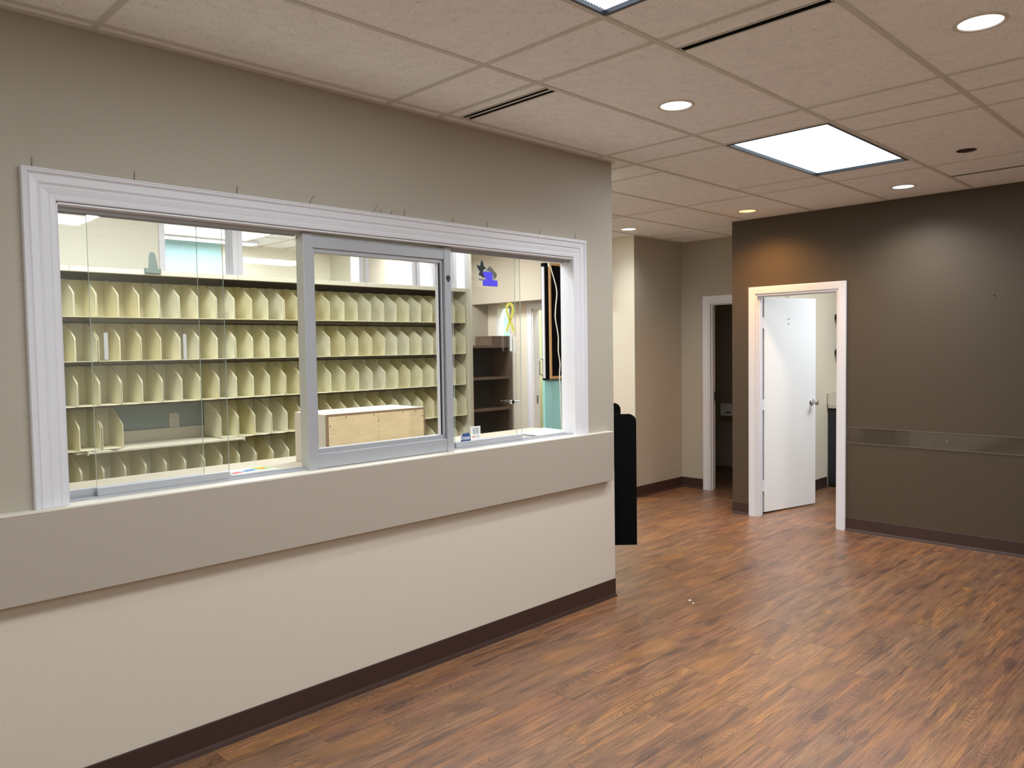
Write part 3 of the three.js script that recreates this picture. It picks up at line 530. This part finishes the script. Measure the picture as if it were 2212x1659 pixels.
{
  const tx = canvasTex(256, 160, (c, w, h) => {
    c.fillStyle = '#eef0f2'; c.fillRect(0, 0, w, h); c.fillStyle = '#4d8fc4'; c.fillRect(70, 60, 90, 70); c.fillStyle = '#d9545f'; c.fillRect(0, 90, 60, 50); c.fillStyle = '#8cbf5a'; c.fillRect(165, 20, 91, 120); c.fillStyle = '#e7b23c'; c.fillRect(180, 40, 55, 50);
    c.fillStyle = '#f6f6f4'; c.fillRect(30, 20, 70, 60); c.fillStyle = '#2f5f9a'; c.beginPath(); c.arc(110, 110, 20, 0, 7); c.fill(); c.fillStyle = '#d46a2c'; c.beginPath(); c.arc(205, 105, 18, 0, 7); c.fill(); c.fillStyle = '#e2c9b4'; c.beginPath(); c.arc(60, 50, 16, 0, 7); c.fill();
  });
  const t = thing('brochure_pile', 'small pile of colourful brochures on the counter inside the left opening', 'brochures', [-2.315, 1.045, -0.255], 0.1);
  for (let i = 0; i < 6; i++) mesh('brochure', box(-0.105 + rr(0, 0.008), 0.105 - rr(0, 0.008), i * 0.0035, i * 0.0035 + 0.0031, -0.07 + rr(0, 0.006), 0.07 - rr(0, 0.006)), M.paper, t);
  const g = new THREE.PlaneGeometry(0.19, 0.125); g.rotateX(-Math.PI / 2); g.translate(0, 0.0212, 0); mesh('printed_cover', g, new THREE.MeshStandardMaterial({ map: tx, roughness: 0.35 }), t);
}
{
  const t = thing('paper_stack', 'loose white papers fanned on the counter at the right end of the window', 'papers', [-0.36, 1.045, -0.27]);
  for (let i = 0; i < 6; i++) {
    const g = new THREE.PlaneGeometry(0.216, 0.279, 12, 2); const p = g.attributes.position;
    for (let k = 0; k < p.count; k++) { const u = p.getX(k) / 0.216 + 0.5; p.setZ(k, 0.001 + i * 0.0024 + (0.004 + 0.0026 * i) * Math.pow(u, 2) * (i % 2 ? 1 : 0.6)); }
    g.computeVertexNormals(); g.rotateX(-Math.PI / 2); g.rotateY(rr(-0.16, 0.16)); g.translate(rr(-0.012, 0.012), 0, rr(-0.01, 0.01)); mesh('sheet', g, M.paper, t);
  }
}

// ---------------------------------------------------------------- stickers on the window
const GZ = -0.0535;
{
  const t = thing('leaf_sticker', 'black leaf sticker with a violet-blue patch stuck on the right glass pane', 'sticker', [-1.028, 2.0, GZ]);
  const sx = 0.154 / 465, sy = 0.14 / 580, cx = 408, cy = 400, cv = a => a.map(([x, y]) => [(x - cx) * sx, (cy - y) * sy]);
  const flat = (a, z) => { const g = new THREE.ExtrudeGeometry(new THREE.Shape(cv(a).map(p => new THREE.Vector2(...p))), { depth: 0.0004, bevelEnabled: false }); g.translate(0, 0, z); return g; };
  const mk = c => new THREE.MeshStandardMaterial({ color: c, roughness: 0.5 });
  mesh('backing', flat([[175, 245], [250, 235], [295, 105], [345, 180], [385, 285], [430, 260], [470, 220], [520, 285], [548, 288], [562, 330], [622, 378], [640, 450], [580, 540], [645, 560], [645, 695], [305, 695], [300, 640], [345, 605], [225, 590], [212, 548], [300, 542], [325, 520], [218, 465], [225, 415], [175, 245]].slice(0, -1), 0), mk(0xb6bcae), t);
  mesh('leaf_print', flat([[295, 112], [318, 150], [335, 195], [338, 235], [352, 262], [380, 288], [397, 292], [372, 310], [352, 325], [330, 325], [322, 360], [318, 410], [352, 500], [318, 515], [290, 480], [228, 462], [232, 425], [240, 400], [262, 395], [225, 340], [195, 290], [182, 248], [215, 243], [245, 252], [258, 268], [266, 210], [280, 150]], 0.0004), mk(0x16171f), t);
  mesh('grey_print', flat([[395, 340], [470, 235], [516, 292], [544, 296], [556, 335], [614, 382], [630, 450], [572, 532], [520, 400], [505, 372]], 0.0004), mk(0x6c6a60), t);
  mesh('violet_print', flat([[330, 372], [505, 372], [522, 400], [535, 550], [640, 560], [640, 688], [312, 688], [310, 650], [318, 560], [385, 542], [312, 425]], 0.0008), mk(0x5a4bff), t);
  mesh('bar_print', flat([[222, 545], [315, 545], [315, 560], [225, 560]], 0.0004), mk(0x252a55), t);
}
{
  const t = thing('crest_sticker', 'tiny black leaf crest sticker on the grey centre frame', 'sticker', [-1.323, 1.953, -0.0278]);
  const s = new THREE.Shape([[0, 0.022], [0.005, 0.012], [0.009, 0.014], [0.014, 0.008], [0.012, 0.001], [0.013, -0.007], [0.006, -0.012], [0.003, -0.018], [0, -0.02], [-0.003, -0.018], [-0.006, -0.012], [-0.013, -0.007], [-0.012, 0.001], [-0.014, 0.008], [-0.009, 0.014], [-0.005, 0.012]].map(p => new THREE.Vector2(...p)));
  mesh('crest', new THREE.ExtrudeGeometry(s, { depth: 0.0004, bevelEnabled: false }), new THREE.MeshStandardMaterial({ color: 0x15161c, roughness: 0.5 }), t);
  const s2 = new THREE.Shape([[-0.005, 0.002], [0.005, 0.002], [0, -0.009]].map(p => new THREE.Vector2(...p))); const g2 = new THREE.ExtrudeGeometry(s2, { depth: 0.0003, bevelEnabled: false }); g2.translate(0, 0, 0.0004);
  mesh('crest_centre', g2, new THREE.MeshStandardMaterial({ color: 0x55535c, roughness: 0.5 }), t);
}
{
  const t = thing('ribbon_sticker', 'yellow awareness ribbon sticker looped on the right glass pane', 'sticker', [-0.858, 1.757, GZ]);
  const c = new THREE.CatmullRomCurve3([[-0.028, -0.072], [-0.01, -0.03], [0.012, 0.01], [0.025, 0.045], [0.018, 0.074], [0, 0.082], [-0.018, 0.074], [-0.025, 0.045], [-0.012, 0.01], [0.01, -0.03], [0.028, -0.072]].map(([x, y]) => new THREE.Vector3(x, y, 0)));
  const n = 60, w = 0.0085, pos = [], P = c.getSpacedPoints(n);
  for (let i = 0; i < n; i++) {
    const nrm = k => { const t0 = P[Math.min(k + 1, n)].clone().sub(P[Math.max(k - 1, 0)]).normalize(); return [-t0.y * w, t0.x * w]; };
    const a = P[i], b = P[i + 1], na = nrm(i), nb = nrm(i + 1), z0 = 0.0004 + i * 1e-5, z1 = 0.0004 + (i + 1) * 1e-5;
    pos.push(a.x - na[0], a.y - na[1], z0, b.x - nb[0], b.y - nb[1], z1, a.x + na[0], a.y + na[1], z0, a.x + na[0], a.y + na[1], z0, b.x - nb[0], b.y - nb[1], z1, b.x + nb[0], b.y + nb[1], z1);
  }
  const g = new THREE.BufferGeometry(); g.setAttribute('position', new THREE.Float32BufferAttribute(pos, 3)); g.computeVertexNormals();
  mesh('ribbon', g, new THREE.MeshStandardMaterial({ color: 0xe2dd62, roughness: 0.5, side: THREE.DoubleSide }), t);
  const dk = new THREE.MeshStandardMaterial({ color: 0xb9ac2e, roughness: 0.5 }); mesh('fold_print', [panel([[-0.006, -0.012], [0.006, -0.012], [0.008, 0.008], [-0.008, 0.008]], 0.0004).translate(0, 0, 0.0016)], dk, t);
  mesh('mark_print', [panel([[-0.004, 0.076], [0.004, 0.076], [0.004, 0.086], [-0.004, 0.086]], 0.0004).translate(0, 0, 0.0016)], new THREE.MeshStandardMaterial({ color: 0xd98b3c, roughness: 0.5 }), t);
}
{
  const tx = canvasTex(256, 256, (c, w, h) => {
    c.fillStyle = '#f1f3f3'; c.fillRect(0, 0, w, h); c.fillStyle = '#5d6e78'; let s2 = 3; for (let x = 42; x < 216;) { s2 = (s2 * 37 + 11) % 101; const bw = 3 + s2 % 8; c.fillRect(x, 20, bw, 128); x += bw + 4 + s2 % 6; }
    c.fillStyle = '#c8453a'; c.font = 'bold 66px sans-serif'; c.fillText('SNF', 16, 222); c.fillStyle = '#555'; c.fillRect(150, 176, 84, 8); c.fillRect(150, 196, 60, 7); c.fillRect(150, 214, 78, 7);
  });
  const t = thing('barcode_sticker', 'white barcode sticker at the bottom of the right glass pane', 'sticker', [-1.13, 1.14, GZ]);
  mesh('label', box(-0.034, 0.034, -0.035, 0.037, 0, 0.0005), M.paper, t); const g = new THREE.PlaneGeometry(0.066, 0.07); g.translate(0, 0.001, 0.0008); mesh('print', g, new THREE.MeshStandardMaterial({ map: tx, roughness: 0.5 }), t);
}
{
  const tx = canvasTex(256, 128, (c, w, h) => { c.fillStyle = '#27407a'; c.fillRect(0, 0, w, h); c.fillStyle = '#e6ecf4'; c.font = 'bold 62px sans-serif'; c.fillText('UTIONS', 8, 104); c.fillStyle = '#3c5c9c'; c.fillRect(40, 10, 150, 26); });
  const t = thing('blue_sticker', 'torn dark blue sticker beside the barcode on the right glass pane', 'sticker', [-1.2, 1.124, GZ]);
  const pts = [[-0.036, -0.02], [0.034, -0.02], [0.034, 0.006], [0.024, 0.014], [0.022, 0.024], [-0.024, 0.022], [-0.026, 0.01], [-0.036, 0.004]];
  const g = new THREE.ShapeGeometry(new THREE.Shape(pts.map(p => new THREE.Vector2(...p)))); const p = g.attributes.position, uv = g.attributes.uv; for (let i = 0; i < p.count; i++) uv.setXY(i, (p.getX(i) + 0.037) / 0.073, (p.getY(i) + 0.021) / 0.047); g.translate(0, 0, 0.0006);
  mesh('backing', panel(pts, 0.0005).translate(0, 0, 0.00025), M.paper, t); mesh('print', g, new THREE.MeshStandardMaterial({ map: tx, roughness: 0.5 }), t);
}

// ---------------------------------------------------------------- bare nails round the casing
const NAILS = [[-3.1775, 2.236, 0, 0.026], [-2.8475, 2.236, 0, 0.025], [-2.4535, 2.236, 0, 0.024], [-2.125, 2.237, 0.017, 0.029], [-1.796, 2.233, 0.018, 0.027], [-1.754, 2.233, 0, 0.016], [-1.693, 2.233, 0, 0.016], [-1.617, 2.233, 0, 0.03], [-1.312, 2.233, 0, 0.023], [-1.074, 2.233, 0, 0.025], [-0.666, 2.233, 0, 0.027], [-0.361, 2.233, 0, 0.028]];
NAILS.forEach(([x, y, dx, dy], i) => {
  const t = thing('finishing_nail', `thin bare nail sticking up behind the casing top, ${ORD[i]} from the left`, 'nail', [x, y, 0.004], 0, { group: 'bare nails above the window casing' });
  mesh('shank', tube([[0, -0.006, -0.004], [dx * 0.3, dy * 0.3, 0.001], [dx, dy, 0.004]], 0.0011, 6, 6), M.nail, t); const hd = new THREE.SphereGeometry(0.0017, 8, 6); hd.translate(dx, dy, 0.004); mesh('nail_head', hd, M.nail, t);
});
[[-3.216, 2.115], [-3.216, 1.849], [-3.216, 1.389]].forEach(([x, y], i) => {
  const t = thing('finishing_nail', `pale nail poking left from the casing side, ${['highest', 'middle', 'lowest'][i]} of three`, 'nail', [x, y, 0.004], 0, { group: 'pale nails left of the window casing' });
  mesh('shank', tube([[0.006, 0, -0.002], [-0.003, 0.0003, 0.003], [-0.012, 0.001, 0.006]], 0.0011, 6, 6), M.alu, t);
});

// ---------------------------------------------------------------- behind the right end of the window
{
  const t = thing('bookcase', 'dark wood bookcase beyond the right end of the window', 'bookcase', [2.03, 0, -3.92]);
  const w = 0.64, d = 0.3, h = 1.63, th = 0.022;
  mesh('side_panel', rbox(0, th, 0, h, 0, d, 0.002, 1), M.veneer, t); mesh('side_panel', rbox(w - th, w, 0, h + 0.11, 0, d, 0.002, 1), M.veneer, t);
  mesh('top_panel', rbox(th, w - th, h - 0.03, h, 0, d, 0.002, 1), M.veneer, t); mesh('riser_box', rbox(w * 0.53, w - th, h, h + 0.11, 0.0, d - 0.01, 0.002, 1), M.veneer, t);
  for (const y of [0.1, 0.5, 0.87, 1.24]) mesh('shelf', rbox(th, w - th, y - 0.014, y + 0.014, 0.008, d - 0.004, 0.002, 1), M.veneer, t);
  mesh('back_panel', box(th, w - th, 0.05, h - 0.03, 0, 0.008), M.plenum, t);
}
{
  const t = thing('wall_board', 'black oak-edged board with a white edge and chrome pull on the turquoise partition', 'board', [0.458, 1.345, -1.0]);
  const h = 0.893;
  mesh('backing', rbox(0, 0.4, 0, h, -0.0405, 0, 0.002, 1), M.blackDeep, t);
  mesh('black_panel', box(0.055, 0.4, 0.025, h - 0.016, 0, 0.004), M.blackDeep, t);
  mesh('oak_frame', [rbox(0.037, 0.055, 0.005, h + 0.002, 0, 0.014, 0.002, 1), rbox(0.055, 0.4, 0.005, 0.027, 0, 0.014, 0.002, 1), rbox(0.055, 0.4, h - 0.018, h + 0.002, 0, 0.014, 0.002, 1)], M.oak, t);
  const dr = mesh('white_edge', rbox(-0.012, 0.0, 0.012, h - 0.03, -0.026, -0.004, 0.002, 1), M.white, t);
  mesh('chrome_pull', tube([[-0.011, 0.04, -0.02], [-0.04, 0.042, -0.022], [-0.047, 0.052, -0.022], [-0.047, 0.1, -0.022], [-0.047, 0.15, -0.022], [-0.04, 0.16, -0.022], [-0.011, 0.162, -0.02]], 0.0045, 40, 8), M.chrome, dr);
}
tag(mesh('hanging_cable', tube([[0.42, 2.2, -0.93], [0.45, 2.235, -0.95], [0.49, 2.15, -0.95], [0.535, 2.02, -0.95], [0.52, 1.9, -0.95], [0.515, 1.82, -0.95], [0.545, 1.68, -0.95], [0.545, 1.56, -0.95], [0.562, 1.47, -0.95], [0.555, 1.38, -0.95], [0.56, 1.28, -0.95], [0.565, 1.1, -0.95], [0.578, 0.9, -0.95], [0.58, 0.3, -0.95], [0.6, 0.006, -0.97]].map(p => p), 0.0045, 120, 8), M.cable), 'thin white cable dangling in front of the black wall cabinet', 'cable');

// ---------------------------------------------------------------- black swing panels at the end of the reception wall
function gatePanel(name, label, D, pxRight, yTop, yBot, w, rad) {
  const t = thing(name, label, 'panel', [D[0], 0, D[1]], -44.738 * Math.PI / 180);
  const s = new THREE.Shape(); s.moveTo(-w, yBot); s.lineTo(0, yBot); s.lineTo(0, yTop - rad); s.absarc(-rad, yTop - rad, rad, 0, Math.PI / 2, false); s.lineTo(-w, yTop); s.closePath();
  const g = new THREE.ExtrudeGeometry(s, { depth: 0.022, bevelEnabled: true, bevelSize: 0.002, bevelThickness: 0.002, bevelOffset: -0.002, bevelSegments: 2, curveSegments: 12 }); g.translate(0, 0, -0.012);
  mesh('panel_board', g, M.blackDeep, t);
  mesh('panel_post', rbox(-w + 0.02, -w + 0.06, 0, yTop - 0.1, -0.055, -0.013, 0.003), M.black, t); mesh('post_foot', rbox(-w - 0.06, -w + 0.14, 0, 0.012, -0.1, 0.03, 0.003), M.black, t);
}
gatePanel('swing_panel', 'tall black round-cornered panel at the end of the reception wall', [0.31, -0.055], 0, 1.142, 0.262, 0.3, 0.05);
gatePanel('swing_panel', 'black panel peeking above and behind the nearer black panel', [0.349, -0.213], 0, 1.207, 0.3, 0.3, 0.045);

// ---------------------------------------------------------------- side room and washroom things
{
  const t = thing('base_cabinet', 'black base cabinet with cream counter inside the side room', 'cabinet', [4.61, 0, -0.588]);
  mesh('carcass', rbox(0.02, 0.43, 0, 0.875, 0, 1.5, 0.002, 1), M.charcoal, t); mesh('cabinet_door', rbox(0, 0.018, 0.02, 0.86, 0.004, 0.5, 0.002, 1), M.charcoal, t); mesh('cabinet_door', rbox(0, 0.018, 0.02, 0.86, 0.506, 1.0, 0.002, 1), M.charcoal, t);
  mesh('countertop', rbox(-0.02, 0.435, 0.875, 0.915, 0, 1.5, 0.004), M.counter, t); mesh('splash', [rbox(-0.02, 0.435, 0.915, 1.04, -0.008, 0.012, 0.002, 1), rbox(0.416, 0.435, 0.915, 1.04, 0.012, 1.5, 0.002, 1)], M.counter, t);
}
[[1.85, 1.92, 'upper'], [1.455, 1.525, 'lower']].forEach(([a, b, n]) => {
  const t = thing('floating_shelf', `${n} black floating shelf inside the side room`, 'shelf', [4.78, a, -0.585]);
  mesh('shelf_box', rbox(0, 0.268, 0, b - a, 0, 1.2, 0.003, 1), M.black, t); mesh('wall_cleat', box(0.268, 0.272, 0.01, b - a - 0.01, 0.02, 1.18), M.charcoal, t);
});
{
  const t = thing('wall_sink', 'white wall-hung sink in the dark washroom', 'sink', [5.2, 0.71, -1.72]);
  const s = rectShape(-0.26, 0.26, -0.22, 0.22); const p = new THREE.Path(); p.absellipse(0.0, -0.02, 0.19, 0.14, 0, Math.PI * 2, true); s.holes.push(p);
  const g = new THREE.ExtrudeGeometry(s, { depth: 0.13, bevelEnabled: true, bevelSize: 0.014, bevelThickness: 0.014, bevelSegments: 3, curveSegments: 24 }); g.rotateX(-Math.PI / 2); g.rotateY(-Math.PI / 2); g.translate(-0.236, 0.014, 0); mesh('sink_rim', g, M.ceramic, t);
  const b = new THREE.SphereGeometry(1, 28, 12, 0, Math.PI * 2, Math.PI / 2, Math.PI / 2); b.scale(0.15, 0.12, 0.2); b.translate(-0.256, 0.14, 0); mesh('bowl', b, new THREE.MeshStandardMaterial({ color: 0xe8e8e6, roughness: 0.2, side: THREE.DoubleSide }), t);
  mesh('faucet', [cyl(0.02, 0.024, 0.05, -0.06, 0.18, 0), tube([[-0.06, 0.2, 0], [-0.08, 0.24, 0], [-0.15, 0.235, 0], [-0.17, 0.21, 0]], 0.011, 16, 10)], M.chrome, t);
  mesh('overflow_slot', box(-0.473, -0.47, 0.04, 0.056, -0.2, -0.14), M.black, t);
}
{
  const t = thing('light_switch', 'pale switch plate on the wall inside the dark washroom', 'switch', [4.9, 1.4, -2.398]);
  mesh('cover_plate', rbox(-0.035, 0.035, -0.057, 0.057, 0, 0.005, 0.002), M.outlet, t); mesh('toggle', rbox(-0.005, 0.005, -0.01, 0.01, 0.005, 0.012, 0.001), M.outlet, t);
}

// ---------------------------------------------------------------- on the brown wall and the floor
[[0.378, 0.578], [0.580, 2.6]].forEach(([a, b], i) => {
  const t = thing('wall_guard', ['short clear acrylic guard strip beside the white door casing', 'long clear acrylic guard strip along the brown wall'][i], 'guard strip', [2.702, 0.753, a]);
  mesh('strip', rbox(-0.006, -0.002, 0, 0.13, 0, b - a, 0.001, 1), M.acrylic, t);
  mesh('strip_edge', [box(-0.0062, -0.0018, -0.0016, 0, 0, b - a), box(-0.0062, -0.0018, 0.13, 0.131, 0, b - a)], M.acrylicEdge, t);
  mesh('fixing_pin', (i ? [0.57, 1.5] : [0.057]).map(z => cyl(0.005, 0.005, 0.009, -0.0045, 0.066, z, 'x', 14)), M.chrome, t);
});
{
  const t = thing('picture_hook', 'tiny dark hook left on the brown wall', 'hook', [2.702, 1.922, 1.455]);
  mesh('hook_plate', rbox(-0.003, 0, -0.006, 0.012, -0.005, 0.005, 0.001, 1), M.plenum, t); mesh('hook_wire', tube([[-0.003, 0.0, 0], [-0.006, -0.012, 0.001], [-0.012, -0.02, 0], [-0.014, -0.012, 0]], 0.0016, 12, 6), M.steelGrey, t);
}
[[0.236, 0.4, 'larger', 0.012], [0.204, 0.443, 'smaller', 0.009]].forEach(([x, z, n, r], i) => {
  const s = new THREE.Shape([[-r, -r * 0.5], [r * 0.6, -r * 0.7], [r, r * 0.2], [0, r * 0.6], [-r * 0.8, r * 0.3]].map(p => new THREE.Vector2(...p)));
  const g = new THREE.ExtrudeGeometry(s, { depth: 0.0015, bevelEnabled: false }); g.rotateX(-Math.PI / 2); const m = mesh('paper_scrap', g, M.paper); m.position.set(x, 0.0002, z); m.rotation.y = i * 1.1;
  tag(m, `${n} white paper scrap on the floor past the end of the reception wall`, 'paper scrap', { group: 'paper scraps on the floor' });
});

renderer.render(scene, camera);
